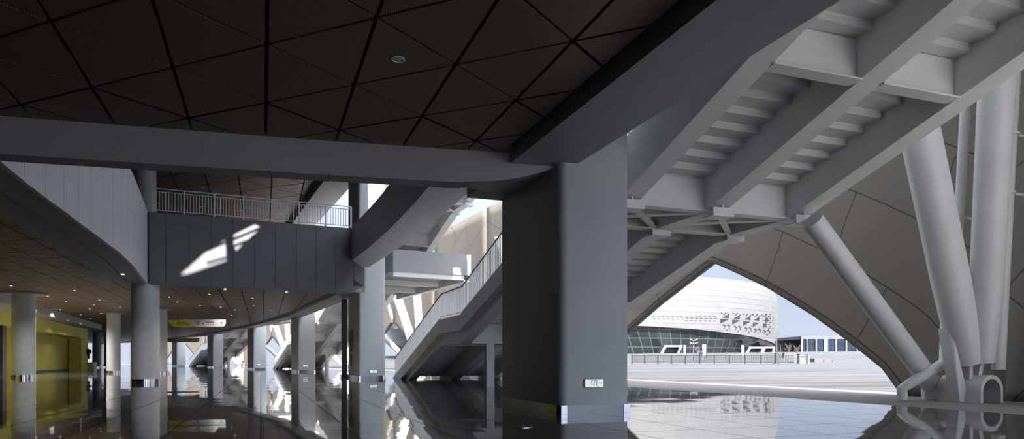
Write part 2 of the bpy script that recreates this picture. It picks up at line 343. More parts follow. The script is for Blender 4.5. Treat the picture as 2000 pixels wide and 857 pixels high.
def strip(mb, pts_a, pts_b, z0, z1):
    for i in range(len(pts_a)-1):
        a, b, c, d = pts_a[i], pts_b[i], pts_b[i+1], pts_a[i+1]
        mb.hexa([(p.x, p.y, z0) for p in (a, b, c, d)], [(p.x, p.y, z1) for p in (a, b, c, d)])
    return mb
mb = MB(); strip(mb, [fr(0, -.84, -34), fr(0, -.84, 3.3)], [fr(0, .36, -34), fr(0, .36, 3.3)], 4.7, 7.6)
struct(mb.build('ring_beam', 'beam'), 'deep grey ring beam running overhead to the near column')
mb = MB(); strip(mb, [fr(k, -.84, 0) for k in range(1, 8)], [fr(k, .36, 0) for k in range(1, 8)], 4.7, 7.6)
struct(mb.build('ring_beam', 'beam'), 'ring beam over the far row of columns')
mb = MB(); n = 10
ia = [fr(0, -.84, 3.3).lerp(fr(1, -.84, -.6), i/n) for i in range(n+1)]; ib = [fr(0, .42, 3.3).lerp(fr(1, .42, -.6), i/n) for i in range(n+1)]
for L in (ia, ib):
    for i, p in enumerate(L): p += FR[0][2]*(.9*math.sin(math.pi*i/n))*.35
strip(mb, ia, ib, 6.0, 7.7)
struct(mb.build('ring_beam', 'beam'), 'dark beam crossing the void between the two nearest columns')
mb = MB(); strip(mb, [fr(0, -.9, -10)]+[fr(k, -1.2, 0) for k in range(8)], [fr(0, .5, -10)]+[fr(k, .5, 0) for k in range(8)], 11.5, 12.6)
struct(mb.build('ring_beam', 'beam'), 'upper ring beam at the third floor')
# cross beam with clad soffit
XB = XB[:3]+[Vector((-.9, 12.639, 0))]
mb = MB(); strip(mb, XB, [p+Vector((-.1, .45, 0)) for p in XB], 4.32, 5.1)
hn = 8; fa_ = [(-.9+1.8*i/hn, 12.639+.36*i/hn, 4.32+.38*(i/hn)**2) for i in range(hn+1)]; fb_ = [(-1.0+1.15*i/hn, 13.089+2.3*(i/hn)**1.6, 4.32+.40*(i/hn)**2) for i in range(hn+1)]
for i in range(hn):
    q = [fa_[i], fb_[i], fb_[i+1], fa_[i+1]]; mb.hexa(q, [(p[0], p[1], 5.1) for p in q])
struct(mb.build('cross_beam', 'beam'), 'grey beam spanning from the near column to the left')
mb = MB()
for i in range(len(XB)-1):
    d = XB[i+1]-XB[i]; L = d.length; d.normalize(); k = max(1, round(L/1.05)); nrm = Vector((-.1, .44, 0))
    for j in range(k):
        a, b = XB[i]+d*(L*j/k+.008), XB[i]+d*(L*(j+1)/k-.008)
        mb.hexa([(p.x, p.y, 4.295) for p in (a, b, b+nrm, a+nrm)], [(p.x, p.y, 4.325) for p in (a, b, b+nrm, a+nrm)])
struct(mb.build('trim_soffit', 'beam'), 'soffit cladding of the cross beam with fine joints')
# curved fascia on the left, panels 1.35 m wide
def resample(pts, step):
    out = [pts[0].copy()]; acc = 0
    for i in range(len(pts)-1):
        a, b = pts[i], pts[i+1]; L = (b-a).length; pos = step-acc
        while pos <= L: out.append(a.lerp(b, pos/L)); pos += step
        acc = L-(pos-step)
    return out
FD = resample([FAS[i] for i in range(len(FAS))], .27)
def left_n(pts, i):
    d = (pts[min(i+1, len(pts)-1)]-pts[max(i-1, 0)]).normalized(); return Vector((-d.y, d.x, 0))
mb = MB(); FD.append(FAS[-1])
for i in range(len(FD)-1):
    a, b = FD[i], FD[i+1]; d = (b-a).normalized(); na, nb = left_n(FD, i)*.1, left_n(FD, i+1)*.1
    a2 = a+d*.012 if i % 5 == 0 else a; b2 = b-d*.012 if i % 5 == 4 else b
    mb.hexa([(p.x, p.y, 4.4) for p in (a2, b2, b+nb, a+na)], [(p.x, p.y, 7.65) for p in (a2, b2, b+nb, a+na)])
struct(mb.build('fascia', 'fascia'), 'curved light grey panel fascia of the upper floor on the left')
mb = MB()
for o0, o1, z in ((.02, .72, 4.41), (.80, 1.65, 4.46)):
    A = [p+left_n(FD, i)*o0 for i, p in enumerate(FD)]; B = [p+left_n(FD, i)*o1 for i, p in enumerate(FD)]
    strip(mb, A, B, z, 5.08)
struct(mb.build('soffit_beam', 'beam'), 'stepped grey soffit under the curved fascia')
# bridge front
bpx = [291, 323.5, 368, 412.6, 454.8, 497, 538, 579, 617.5, 655.5, 690]
mb = MB(); dB = (BR1-BR0).normalized(); nB = Vector((-dB.y, dB.x, 0))
for i in range(len(bpx)-1):
    a, b = br_at(bpx[i])+dB*.012, br_at(bpx[i+1])-dB*.012
    mb.hexa([(p.x, p.y, 4.4) for p in (a, b, b+nB*.1, a+nB*.1)], [(p.x, p.y, 7.62) for p in (a, b, b+nB*.1, a+nB*.1)])
mb.hexa([(p.x, p.y, 4.42) for p in (BR0+nB*.03, BR1+nB*.03, BR1+nB*1.2, BR0+nB*1.2)], [(p.x, p.y, 7.6) for p in (BR0+nB*.03, BR1+nB*.03, BR1+nB*1.2, BR0+nB*1.2)])
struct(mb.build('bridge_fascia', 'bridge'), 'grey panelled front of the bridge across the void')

# ------------------------------------------------------------------ enclosing walls
mb = MB(); mb.box(-132, 8, -41, -40, 0, 12.6); struct(mb.build('wall_back', 'beam'))
mb = MB(); mb.box(-62, -61, -40, 70, 0, 12.6); struct(mb.build('wall_left', 'beam'))
mb = MB(); mb.prism([(-46.6, 74.3), (-62, 74.3), (-62, 75), (-46.6, 75)], 0, 12.6); struct(mb.build('wall_inner', 'beam'))

# ------------------------------------------------------------------ rectangular columns
def rrect(x0, x1, y0, y1, r, n=7):
    out = []
    for cx, cy, a0 in ((x1-r, y1-r, 0), (x0+r, y1-r, 90), (x0+r, y0+r, 180), (x1-r, y0+r, 270)):
        for i in range(n): a = math.radians(a0+90*i/(n-1)); out.append((cx+r*math.cos(a), cy+r*math.sin(a)))
    return out
def exit_sign(px_root, k, tpos, z, label):
    root = empty('exit_sign', fr(k, tpos, -.035, z), rot(k)); tag(root, label, 'exit sign', 'exit signs on the columns')
    MB().box(-.19, .19, 0, .03, -.075, .075).build('housing', 'black', root)
    MB().box(-.185, .19, -.012, 0, -.072, .072).build('panel', 'sign_lit', root)
    g = MB()   # door frame with a running figure, and an arrow
    for b in ((-.06, -.045, -.045, .06), (.04, .055, -.045, .06), (-.06, .055, .05, .062)): g.box(b[0], b[1], -.015, -.012, b[2], b[3])
    g.disc((0, 0, 0), .001, .0001)
    for p, q in (((0, .02), (-.015, -.01)), ((-.015, -.01), (.01, -.02)), ((.01, -.02), (.002, -.045)), ((-.015, -.01), (-.035, -.035)), ((0, .018), (.025, .005)), ((0, .018), (-.028, .01))):
        g.bar((p[0], -.0135, p[1]), (q[0], -.0135, q[1]), .003, .011, up=(0, 1, 0))
    g.box(-.004, .014, -.015, -.012, .026, .043)
    g.box(.08, .165, -.015, -.012, -.003, .006)
    g.bar((.165, -.0135, .0015), (.135, -.0135, .028), .003, .009, up=(0, 1, 0)); g.bar((.165, -.0135, .0015), (.135, -.0135, -.025), .003, .009, up=(0, 1, 0))
    g.build('pictogram', 'green', root)
    MB().box(.065, .09, -.014, -.012, -.066, -.052).build('indicator', 'black', root)
    return root
COLS = []
clab = ['massive grey rectangular column in the middle with an exit sign, nearest of its row', 'grey rectangular column where the bridge ends beside the stair foot',
        'third rectangular column from the near one, right of the bright stair landing', 'fourth rectangular column of the row, with a white exit sign low down',
        'fifth rectangular column of the row, smaller and far along', 'sixth rectangular column of the row, under the second hanging sign',
        'far rectangular column behind the round columns', 'farthest rectangular column of the row near the yellow shop']
for k in range(8):
    root = empty('rectangular_column', fr(k, 0, 0), rot(k)); tag(root, clab[k], 'column', 'rectangular columns of the outer row')
    top = 7.0 if k != 1 else 12.3
    if k < 2: top = 12.3
    MB().prism(rrect(0, 1.48, 0, 3.4, .16), .16, top).build('shaft', 'column', root)
    MB().prism(rrect(-.012, 1.492, -.012, 3.412, .165), 0, .165).build('base_band', 'band', root)
    cm = MB()
    for x0, x1, y0, y1 in ((-.02, .16, -.022, -.008), (1.30, 1.50, -.022, -.008)): cm.box(x0+.03, x1-.03, y0, y1, .002, .163)
    cm.build('corner_plate', 'chrome', root)
exit_sign(None, 0, .68, .575, 'white exit sign with green running figure low on the nearest column')
exit_sign(None, 1, .80, .40, 'small white exit sign on the column at the bridge end')
exit_sign(None, 2, .62, .55, 'white exit sign on the third column of the row')
exit_sign(None, 3, .62, .55, 'tiny white exit sign on the fourth column of the row')
# dark yellow vertical number board on the inner face of the second column
root = empty('number_board', fr(1, -.045, 2.2, 0), rot(1)); tag(root, 'dim yellow vertical lettering on the shaded side of the column at the bridge end', 'sign')
g = MB()
for z0, z1, y0, y1 in ((2.0, 2.75, -.55, .55), (1.86, 1.95, -.5, -.2), (1.86, 1.95, .1, .4), (1.5, 1.8, -.2, .2), (.7, 1.35, -.06, .06), (1.1, 1.35, .06, .2)): g.box(0, .03, y0, y1, z0, z1)
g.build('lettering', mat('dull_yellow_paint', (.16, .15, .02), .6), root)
root = empty('dark_post', at(672.5, 740, 41.2)*Vector((1, 1, 0)) if False else Vector(((672.5-1000)*41.2/F, 41.2, 0)), rot(1)); tag(root, 'slim dark steel post beside the column at the bridge end', 'post')
MB().box(-.15, .15, -.15, .15, 0, 4.69).build('shaft', 'post', root); MB().box(-.2, .2, -.2, .2, 0, .18).build('base_plate', 'band', root)

# ------------------------------------------------------------------ round columns
def round_column(x, y, r, z0, top, label, cap=0, m='round', band=True):
    root = empty('round_column', (x, y, z0)); tag(root, label, 'column', 'round columns')
    MB().tube([(0, 0, .15 if band else 0), (0, 0, top-z0)], r, 48).build('shaft', m, root)
    if band:
        MB().tube([(0, 0, 0), (0, 0, .18)], r+.012, 48).build('base_band', 'chrome', root)
    if cap: MB().tube([(0, 0, top-z0-.14), (0, 0, top-z0-.04)], [cap, cap], 48).build('ceiling_collar', 'beam', root)
    return root
round_column(-16.55, 30.8, .585, 0, 4.45, 'thick grey round column under the corner of the bridge and curved fascia')
round_column(-28.05, 39.2, .575, 0, 4.93, 'round column with a wide ceiling collar in front of the yellow shop', cap=1.15)
round_column(-32.1, 55, .49, 0, 4.93, 'slim round column left of the one under the bridge corner', cap=.8)
round_column(-26.3, 51, .5, 0, 4.93, 'round column just right of the one under the bridge corner', cap=.8)
round_column(-57.9, 95, .46, 0, 4.93, 'dark bluish round column far off at the end of the yellow shop', m='greenblue')
round_column(-59.0, 99.5, .44, 0, 4.93, 'second dark bluish column far off past the yellow shop', m='greenblue')
round_column(-17.85, 33.3, .44, 7.6, 12.1, 'upper floor round column at the left end of the bridge railing', band=False)

# ------------------------------------------------------------------ stairs
TL, TM, TR, SW = 1.9, 4.19, 6.49, .47
PROF = [(-6.3, 6.776), (1.4, 4.35), (3.6, 4.35), (13.6, 1.65), (16.8, 1.65), (23.4, 0.0)]
def zf(s):
    for i in range(len(PROF)-1):
        a, b = PROF[i], PROF[i+1]
        if a[0] <= s <= b[0]: return a[1]+(b[1]-a[1])*(s-a[0])/(b[0]-a[0])
    return -.25*(s-23.4)
def make_stair(upper=False):
    root = empty('external_stair', fr(0, 0, 0), rot(0))
    poly = [(s, z) for s, z in (PROF[:-1] if upper else PROF)]+([] if upper else [(27.75, 0.0)])+[(16.8, 2.75), (13.6, 2.75), (3.6, 5.45), (1.4, 5.45), (-6.3, 7.876)]
    # inner stringer: full box on the upper flight, edge plate, recessed web and flange below it
    top2 = ([] if upper else [(27.75, 0.0)])+[(16.8, 2.75), (13.6, 2.75), (3.6, 5.45)]
    mb = MB(); mb.extrude([(TL, s, z) for s, z in [(-6.3, 6.776), (1.4, 4.35), (3.6, 4.35), (3.6, 5.45), (1.4, 5.45), (-6.3, 7.876)]], (SW, 0, 0))
    mb.extrude([(TL, s, z) for s, z in [(3.6, 4.85), (13.6, 2.15), (16.8, 2.15)]+([] if upper else [(25.4, 0)])+top2], (SW, 0, 0))
    mb.extrude([(TL+.24, s, z) for s, z in [(3.6, 4.38), (13.6, 1.68), (16.8, 1.68)]+([] if upper else [(23.5, 0), (25.5, 0)])+[(16.8, 2.18), (13.6, 2.18), (3.6, 4.88)]], (SW-.24, 0, 0))
    mb.extrude([(TL, s, z) for s, z in [(3.6, 4.35), (13.6, 1.65), (16.8, 1.65)]+([] if upper else [(23.4, 0), (23.55, 0)])+[(16.8, 1.69), (13.6, 1.69), (3.6, 4.39)]], (.26, 0, 0))
    mb.build('stringer', 'steel', root)
    for t0 in (TM, TR):
        st = MB().extrude([(t0, s, z) for s, z in poly], (SW, 0, 0)).build('stringer', 'steel', root)
    for s0, s1, rise_slope in ((-6.3, 1.4, .315), (3.6, 13.6, .27), (16.8, 27.2, .25)):
        if upper and s0 > 16: continue
        n = round((s1-s0)/.45); d = (s1-s0)/n
        for i in range(n):
            a = s0+i*d; z = zf(a+d/2)+.72; mb = MB(); r = rise_slope*d
            if z < .08: continue
            for t0, t1 in ((TL+SW, TM), (TM+SW, TR)):
                mb.box(t0+.002, t1-.002, a, a+d+.03, z, z+.04); mb.box(t0+.002, t1-.002, a, a+.035, z+.03, z+r+.02)
                mb.box(t0+.002, t1-.002, a+d-.01, a+d+.03, z-.05, z)
            mb.build('step', 'plate', root)
    for s0, s1 in ((1.4, 3.6), (13.6, 16.8)):
        z = zf(s0); mb = MB()
        for t0, t1 in ((TL+SW, TM), (TM+SW, TR)): mb.box(t0+.002, t1-.002, s0, s1, z+.72, z+.80)
        mb.build('landing_plate', 'plate', root)
    for s0 in (1.25, 3.45, -2.95, 8.7, 13.45, 16.65):
        z = zf(s0+.15); mb = MB()
        for t0, t1 in ((TL+SW, TM), (TM+SW, TR)):
            mb.box(t0+.002, t1-.002, s0, s0+.30, z+.005, z+.035); mb.box(t0+.002, t1-.002, s0+.13, s0+.17, z+.03, z+.74)
        mb.build('cross_beam', 'steel', root)
    for s0, s1 in ((1.5, 3.5), (13.7, 16.7)):
        z = zf(s0)+.05; mb = MB()
        for t0, t1 in ((TL+SW, TM), (TM+SW, TR)):
            mb.bar((t0, s0, z), (t1, s1, z), .16, .03); mb.bar((t0, s0, z+.09), (t1, s1, z+.09), .02, .16)
            mb.bar((t0, s1-.7, z-.02), (t1, s0+.1, z-.02), .16, .03); mb.bar((t0, s1-.7, z+.09), (t1, s0+.1, z+.09), .02, .16)
        mb.build('brace', 'steel', root)
    for t0 in (TL, TM, TR):
        for s0 in (1.0, 3.5):
            z = 4.35; mb = MB(); mb.box(t0-.04, t0+SW+.04, s0, s0+.42, z-.14, z-.115); mb.box(t0-.04, t0+SW+.04, s0, s0+.03, z-.13, z+.05)
            mb.extrude([(t0+SW/2-.015, s0+.03, z-.12), (t0+SW/2-.015, s0+.4, z-.12), (t0+SW/2-.015, s0+.03, z+.22)], (.03, 0, 0))
            mb.build('bracket', 'steel', root)
    for t0 in (TM, TR):
        MB().box(t0-.14, t0-.002, 1.40, 1.425, 4.37, 5.05).build('stiffener', 'steel', root)
    for t0 in () if upper else (3.1, 5.4):
        mb = MB(); s0 = 13.62
        mb.box(t0-.16, t0+.16, s0-.16, s0-.135, 0, 1.66); mb.box(t0-.16, t0+.16, s0+.135, s0+.16, 0, 1.66); mb.box(t0-.015, t0+.015, s0-.14, s0+.14, 0, 1.66)
        mb.build('post', 'steel', root)
    # railing along the inner stringer
    top = lambda s: zf(s)+1.1 if s < 23.4 else 1.1-.25*(s-23.4)
    ts = [-6.3, 1.4, 3.6, 13.6, 16.8]+([] if upper else [27.6])
    for dz, r, nm, m in ((1.10, .03, 'handrail', 'handrail'), (.12, .02, 'bottom_rail', 'rail')):
        MB().tube([(TL+.1, s, top(s)+dz) for s in ts], r, 8).build(nm, m, root)
    me = None; far = MB(); s = 16.7 if upper else 27.5; cnt = 0
    while s > -6:
        if cnt < 99:
            if me is None:
                b = MB().box(-.045, .045, -.006, .006, .1, 1.09)
                b = MB().box(-.012, .012, -.026, .026, .1, 1.09).build('baluster', 'rail', root); me = b
            else:
                b = me.copy(); COL.objects.link(b); b.parent = root
            b.location = (TL+.1, s, top(s))
        else: far.box(TL+.088, TL+.112, s-.026, s+.026, top(s)+.1, top(s)+1.09)
        cnt += 1; s -= .16
    fo = far.build('baluster_run', 'rail', root); fo['kind'] = 'stuff'
    if upper: return root
    # deck at the upper floor
    mb = MB(); mb.box(TL, TR+SW, -20.5, -6.3, 6.35, 7.65); mb.build('deck', 'deck', root)
    mb = MB()
    for s0 in (-20.4, -16, -11.5): mb.box(TL+.05, TR+.4, s0, s0+.3, 6.05, 6.36)
    mb.box(TR+.05, TR+.42, -20.4, -6.6, 5.95, 6.36); mb.build('deck_beam', 'steel', root)
    return root
stair = make_stair(); tag(stair, 'large grey steel stair overhead at right, coming from behind the nearest column', 'stair', 'external stairs')
for k, lab in ((2, 'second steel stair, its landing seen between the second and third columns'), (4, 'far steel stair, its landing seen between the fourth and fifth columns')):
    c = copy_tree(stair); c.location = fr(k, 0, 0); c.rotation_euler = (0, 0, rot(k)); tag(c, lab, 'stair', 'external stairs')

c = make_stair(True); c.location = fr(1, 0, 0, 6.0); c.rotation_euler = (0, 0, rot(1)); tag(c, 'upper steel stair seen above the pale deck between the two nearest columns', 'stair', 'external stairs')
# ------------------------------------------------------------------ petals of the facade
TS = 12.0
edge_px = [(1760, 774), (1745, 752), (1720, 720), (1650, 665), (1580, 615), (1490, 560), (1420, 526), (1385, 510)]
C1, u1, v1 = FR[0]
ED = []
for px, py in edge_px:
    k = (px-1000)/F; q = C1+v1*TS; s = (q.x-k*q.y)/(k*u1.y-u1.x); Y = q.y+u1.y*s; ED.append((s, max(0, 1-(py-HZ)*Y/F)))
ED[0] = (ED[0][0], 0.0); HALF = 12.0
sl = (ED[-1][1]-ED[-2][1])/(ED[-1][0]-ED[-2][0]); ED.append((HALF, ED[-1][1]+sl*(HALF-ED[-1][0]))); ZA = ED[-1][1]
def s_edge(z):
    for i in range(len(ED)-1):
        if ED[i][1] <= z <= ED[i+1][1]: r = (z-ED[i][1])/max(1e-6, ED[i+1][1]-ED[i][1]); return ED[i][0]+(ED[i+1][0]-ED[i][0])*r
    return HALF
ZTOP = 12.8
def s_up(z): return HALF-max(0, (z-ZA-.6))*.95
def edist(s, z):
    best = (1e9, 0); acc = 0
    for i in range(len(ED)-1):
        a, b = Vector(ED[i]), Vector(ED[i+1]); d = b-a; L = d.length; p = Vector((s, z)); r = max(0, min(1, (p-a).dot(d)/(L*L)))
        if i == len(ED)-2: r = max(0, (p-a).dot(d)/(L*L))
        if i == 0: r = min(1, (p-a).dot(d)/(L*L))
        dd = (p-(a+d*r)).length
        if dd < best[0]: best = (dd, acc+r*L)
        acc += L
    return best
def make_petal(hp=12.0, hm=12.0, full=False):
    zs = sorted(set([e[1] for e in ED]+[ZA*i/16 for i in range(17)]+[ZA+(ZTOP-ZA)*i/10 for i in range(1, 11)])); N = 12
    v, f, uv = [], [], []
    for side, sc in ((1, hp/HALF), (-1, hm/HALF)):
        o = len(v)
        for z in zs:
            se = s_edge(z) if z <= ZA else HALF if full else s_up(z)
            for i in range(N+1):
                s = se*i/N; d, l = edist(s, z)
                v.append((TS+.35*math.sin(min(z, 8)*.2)*(1-(s/HALF)**2), side*s*sc, z)); uv.append((l, d))
        for j in range(len(zs)-1):
            for i in range(N):
                q = (o+j*(N+1)+i, o+j*(N+1)+i+1, o+(j+1)*(N+1)+i+1, o+(j+1)*(N+1)+i); f.append(q if side == 1 else q[::-1])
    me = bpy.data.meshes.new('facade_petal'); me.from_pydata(v, [], f); L = me.uv_layers.new(name='UVMap')
    for lp in me.loops: L.data[lp.index].uv = uv[lp.vertex_index]
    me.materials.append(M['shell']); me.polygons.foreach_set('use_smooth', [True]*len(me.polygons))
    root = empty('facade_petal', fr(0, 0, 0), rot(0))
    o = bpy.data.objects.new('cladding', me); COL.objects.link(o); o.parent = root
    md = o.modifiers.new('thick', 'SOLIDIFY'); md.thickness = .22; md.offset = 1
    return root
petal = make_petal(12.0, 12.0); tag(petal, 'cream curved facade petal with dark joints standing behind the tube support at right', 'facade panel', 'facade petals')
plab = ['', 'cream facade petal seen over the stair railing between the two nearest columns', 'cream facade petal seen right of the third column under the stair landing', 'cream facade petal beyond the fourth column',
        'cream facade petal beyond the fifth column', 'cream facade petal beyond the sixth column', 'far facade petal behind the round columns', 'farthest cream facade petal of the row']
for k in range(1, 8):
    dist = lambda i, j: (fr(i, TS, 0)-fr(j, TS, 0)).length
    hm_ = dist(0, 1)-12.0 if k == 1 else dist(k-1, k)/2; hp_ = dist(k, k+1)/2 if k < 7 else 12
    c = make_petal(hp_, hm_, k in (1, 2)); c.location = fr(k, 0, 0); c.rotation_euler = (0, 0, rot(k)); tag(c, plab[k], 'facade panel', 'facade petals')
# tube supports
def loc1(p): d = Vector((p.x, p.y, 0))-C1; return Vector((d.dot(v1), d.dot(u1), p.z))
L_ = lambda px, py, Y: loc1(at(px, py, Y))
def extend(a, b, f): return a+(b-a)*f
def make_support():
    root = empty('tube_support', fr(0, 0, 0), rot(0))
    pd = L_(1905, 785, 16.45)
    b1, t1 = L_(1890, 706, 16.5), L_(1800, 275, 15.6); t1 = extend(b1, t1, 1.45)
    MB().tube([b1, b1.lerp(t1, .25), t1], [.36, .41, .41], 32).build('inclined_tube', 'tube', root)
    b2, t2 = L_(1918, 706, 16.35), L_(1948, 150, 15.3); t2 = extend(b2, t2, 1.2)
    MB().tube([b2, b2.lerp(t2, .2), t2], [.26, .34, .37], 32).build('upright_tube', 'tube', root)
    b3, t3 = L_(1822, 752, 17.3), L_(1586, 430, 15.6)
    MB().tube([b3, t3], [.25, .25], 32).build('stay_tube', 'tube', root)
    mb = MB()   # tapering fins between the tubes and the hood
    for (px0, py0), (px1, py1), (px2, py2) in (((1852, 640), (1893, 785), (1875, 785)), ((1893, 640), (1900, 750), (1893, 750)), ((1932, 640), (1912, 760), (1904, 760))):
        a, b, c = L_(px0, py0, 16.25), L_(px1, py1, 16.3), L_(px2, py2, 16.3); d = L_(px0+8, py0, 16.2)
        mb.extrude([a, d, b, c], (.05, .3, 0))
    mb.build('fin', 'tube', root)
    mb = MB(); n = 18; c = pd+Vector((0, .1, 0)); prof_ = []
    for i in range(n+1): a = math.pi*i/n; prof_.append((.38*math.cos(a), .30+.36*math.sin(a)))
    prof_ = [(.38, 0)]+prof_+[(-.38, 0)]
    inn = [(x*.78, z*.86) for x, z in prof_]
    for i in range(len(prof_)-1):
        q = lambda P, y: (c.x+P[0], c.y+y, P[1])
        mb.hexa([q(prof_[i], -.5), q(inn[i], -.5), q(inn[i+1], -.5), q(prof_[i+1], -.5)], [q(prof_[i], .6), q(inn[i], .6), q(inn[i+1], .6), q(prof_[i+1], .6)])
    mb.build('hood', 'tube', root)
    mb = MB(); e = L_(1826, 776, 17.6); n = 16
    pl = [(e.x-.36, e.y, 0)]+[(e.x+.36*math.cos(math.pi*(1-i/n)), e.y, .22+.36*math.sin(math.pi*(1-i/n))) for i in range(n+1)]+[(e.x+.36, e.y, 0)]
    mb.extrude(pl, (.02, .12, 0)); mb.build('gusset_plate', 'tube', root)
    mb = MB(); mb.tube([(e.x, e.y-.03, .26), (e.x, e.y+.16, .26)], .12, 20); mb.build('pin', 'tube', root)
    return root
sup = make_support(); tag(sup, 'grey V shaped tube support on a hooded foot before the cream petal at right', 'support', 'tube supports of the facade')
slab_ = ['', 'tube support seen over the stair foot between the two nearest columns', 'tube support seen past the stair landing right of the third column', 'tube support seen right of the fourth column', 'tube support seen right of the fifth column', 'far tube support right of the sixth column']
for k in range(1, 6):
    c = copy_tree(sup); c.location = fr(k, 0, 0); c.rotation_euler = (0, 0, rot(k)); tag(c, slab_[k], 'support', 'tube supports of the facade')
# pipes
def pipe(pts, r, label, brackets=()):
    base = Vector(pts[0]); root = empty('drain_pipe', (base.x, base.y, 0)); tag(root, label, 'pipe', 'pipes by the tube support')
    MB().tube([Vector(p)-Vector((base.x, base.y, 0)) for p in pts], r, 20).build('pipe', 'tube', root)
    for p in brackets:
        mb = MB(); p = Vector(p)-Vector((base.x, base.y, 0)); mb.tube([p-Vector((0, 0, .03)), p+Vector((0, 0, .03))], r+.02, 20); mb.bar(p, p+v1*.55, .05, .05)
        mb.build('clamp', 'tube', root)
    return root
pipe([at(1762, 780.5, 16.9), at(1762, 759, 16.9), at(1775, 750, 16.85), at(1832, 716, 16.85), at(1845, 705, 16.95), at(1847, 640, 17.25), at(1850, 590, 17.3)], .125, 'bent grey drain pipe reaching down to the paving left of the hooded foot')
pipe([at(1866, 520, 16.6), at(1874, 420, 16.5), at(1886, 200, 16.2), at(1893, 60, 16.1)], .11, 'thin upright pipe between the two large tubes', [at(1873, 424, 16.5)])
pipe([at(1950, 722, 16.4), at(1958, 560, 16.4), at(1968, 350, 16.1), at(1979, 150, 15.9), at(1986, 0, 15.8)], .145, 'grey rainwater pipe standing right of the upright tube', [at(1976, 262, 16.0), at(1968, 377, 16.1)])

mb = MB(); strip(mb, [fr(0, 1.6, -14), fr(0, 1.6, -1)], [fr(0, 8, -14), fr(0, 8, -1)], 13.0, 13.4); strip(mb, [fr(0, 6.6, -24), fr(0, 6.6, -14)], [fr(0, 8, -24), fr(0, 8, -14)], 13.0, 13.4); strip(mb, [fr(0, 8, -24), fr(0, 8, 3)], [fr(0, 12.4, -24), fr(0, 12.4, 3)], 13.0, 13.4); strip(mb, [fr(0, 1.6, 13), fr(0, 1.6, 24)], [fr(0, 6, 13), fr(0, 6, 24)], 13.0, 13.4)  # sheets added above the view to shade petal, tubes and stairs
struct(mb.build('sunshade', 'slab'), 'unseen added canopy over the stairs')
# tall unseen block added behind the camera keeps the sun off the stairs
mb = MB(); p = [fr(0, -1, -75), fr(0, 6.8, -75), fr(0, 6.8, -62), fr(0, -1, -62)]; mb.prism([(q.x, q.y) for q in p], 0, 70)
struct(mb.build('sun_blocker', 'beam'), 'tall unseen block added behind the camera to shade the stairs')

# ------------------------------------------------------------------ bridge railing
def railing(P0, P1, z, posts, nbal, label, tilt=0):
    root = empty('bridge_railing', (P0.x, P0.y, z)); d = P1-P0; L = d.length; d.normalize(); root.rotation_euler = (0, 0, math.atan2(d.y, d.x)); tag(root, label, 'railing')
    MB().box(0, L, -.03, .03, 1.06, 1.10).build('top_rail', 'rail', root)
    MB().box(0, L, -.02, .02, .93, .96).build('mid_rail', 'rail', root)
    MB().box(0, L, -.02, .02, .10, .13).build('bottom_rail', 'rail', root)
    pm = bm = None
    for i in range(posts):
        x = L*i/(posts-1)
        if pm is None: p = pm = MB().box(-.035, .035, -.035, .035, -.12, 1.08).build('post', 'rail', root)
        else: p = pm.copy(); COL.objects.link(p); p.parent = root
        p.location = (x, 0, 0)
        if i < posts-1:
            for j in range(1, nbal+1):
                if bm is None: b = bm = MB().box(-.014, .014, -.014, .014, .12, .94).build('baluster', 'rail', root)
                else: b = bm.copy(); COL.objects.link(b); b.parent = root
                b.location = (x+L/(posts-1)*j/(nbal+1), 0, 0)
    return root
railing(br_at(299)+nB*.06, br_at(686)+nB*.06, 7.62, 8, 9, 'white steel railing along the top of the bridge')
fa, fb = FD[-26]+left_n(FD, len(FD)-26)*.75, FD[-6]+left_n(FD, len(FD)-6)*.5
railing(fa, fb, 7.62, 5, 9, 'white railing on top of the curved fascia, seen end on')

# ------------------------------------------------------------------ yellow shop at left
Q0, Q1 = Vector((-33.0, 44.0, 0)), Vector((-46.0, 74.0, 0)); dq = (Q1-Q0).normalized(); nq = Vector((-dq.y, dq.x, 0)); LQ = (Q1-Q0).length
def qpx(px):
    k = (px-1000)/F; return (k*Q0.y-Q0.x)/(dq.x-k*dq.y)
def qbox(mb, a, b, n0, n1, z0, z1):
    A, B = Q0+dq*a, Q0+dq*b
    return mb.hexa([(p.x, p.y, z0) for p in (A+nq*n0, B+nq*n0, B+nq*n1, A+nq*n1)], [(p.x, p.y, z1) for p in (A+nq*n0, B+nq*n0, B+nq*n1, A+nq*n1)])
mb = MB(); q1, q2, q3, q4 = qpx(57), qpx(64), qpx(159), qpx(171)
qbox(mb, -8, q4, 0, .3, 3.35, 4.4); qbox(mb, q1, q2, 0, .3, 0, 3.35); qbox(mb, q3, q4, 0, 1.3, 0, 3.35); qbox(mb, -12, -8, 0, .3, 0, 4.4)
qbox(mb, -8, q1, 1.6, 1.8, 0, 3.4); qbox(mb, q1-.1, q1, .3, 1.6, 0, 3.35); qbox(mb, -8, q4, .3, 1.9, 3.36, 3.5)
struct(mb.build('wall_shop', 'yellow'), 'yellow shop front wall on the left')
mb = MB(); qbox(mb, q1, q4, -.01, .02, 0, .12) if False else None
qbox(mb, q2, q3, 1.2, 1.3, 0, 3.4); sh = mb.build('shop_shutter', 'olive'); tag(sh, 'large olive yellow shutter closing the wide shop opening', 'shutter')
mb = MB(); qbox(mb, q2, q3, 1.13, 1.2, 0, .16); struct(mb.build('baseboard_shop', 'black'))
mb = MB(); qbox(mb, qpx(7), qpx(7)+.9, .05, .25, 0, 3.3); qbox(mb, -8, q1, 1.52, 1.6, 0, .25); struct(mb.build('trim_jamb', 'black'), 'black door jamb of the yellow shop')
root = empty('door_frame_ladder', Q0+dq*(q3-.9)+nq*1.0, math.atan2(dq.y, dq.x)); tag(root, 'dark metal frame with rungs standing at the right of the shop shutter', 'frame')
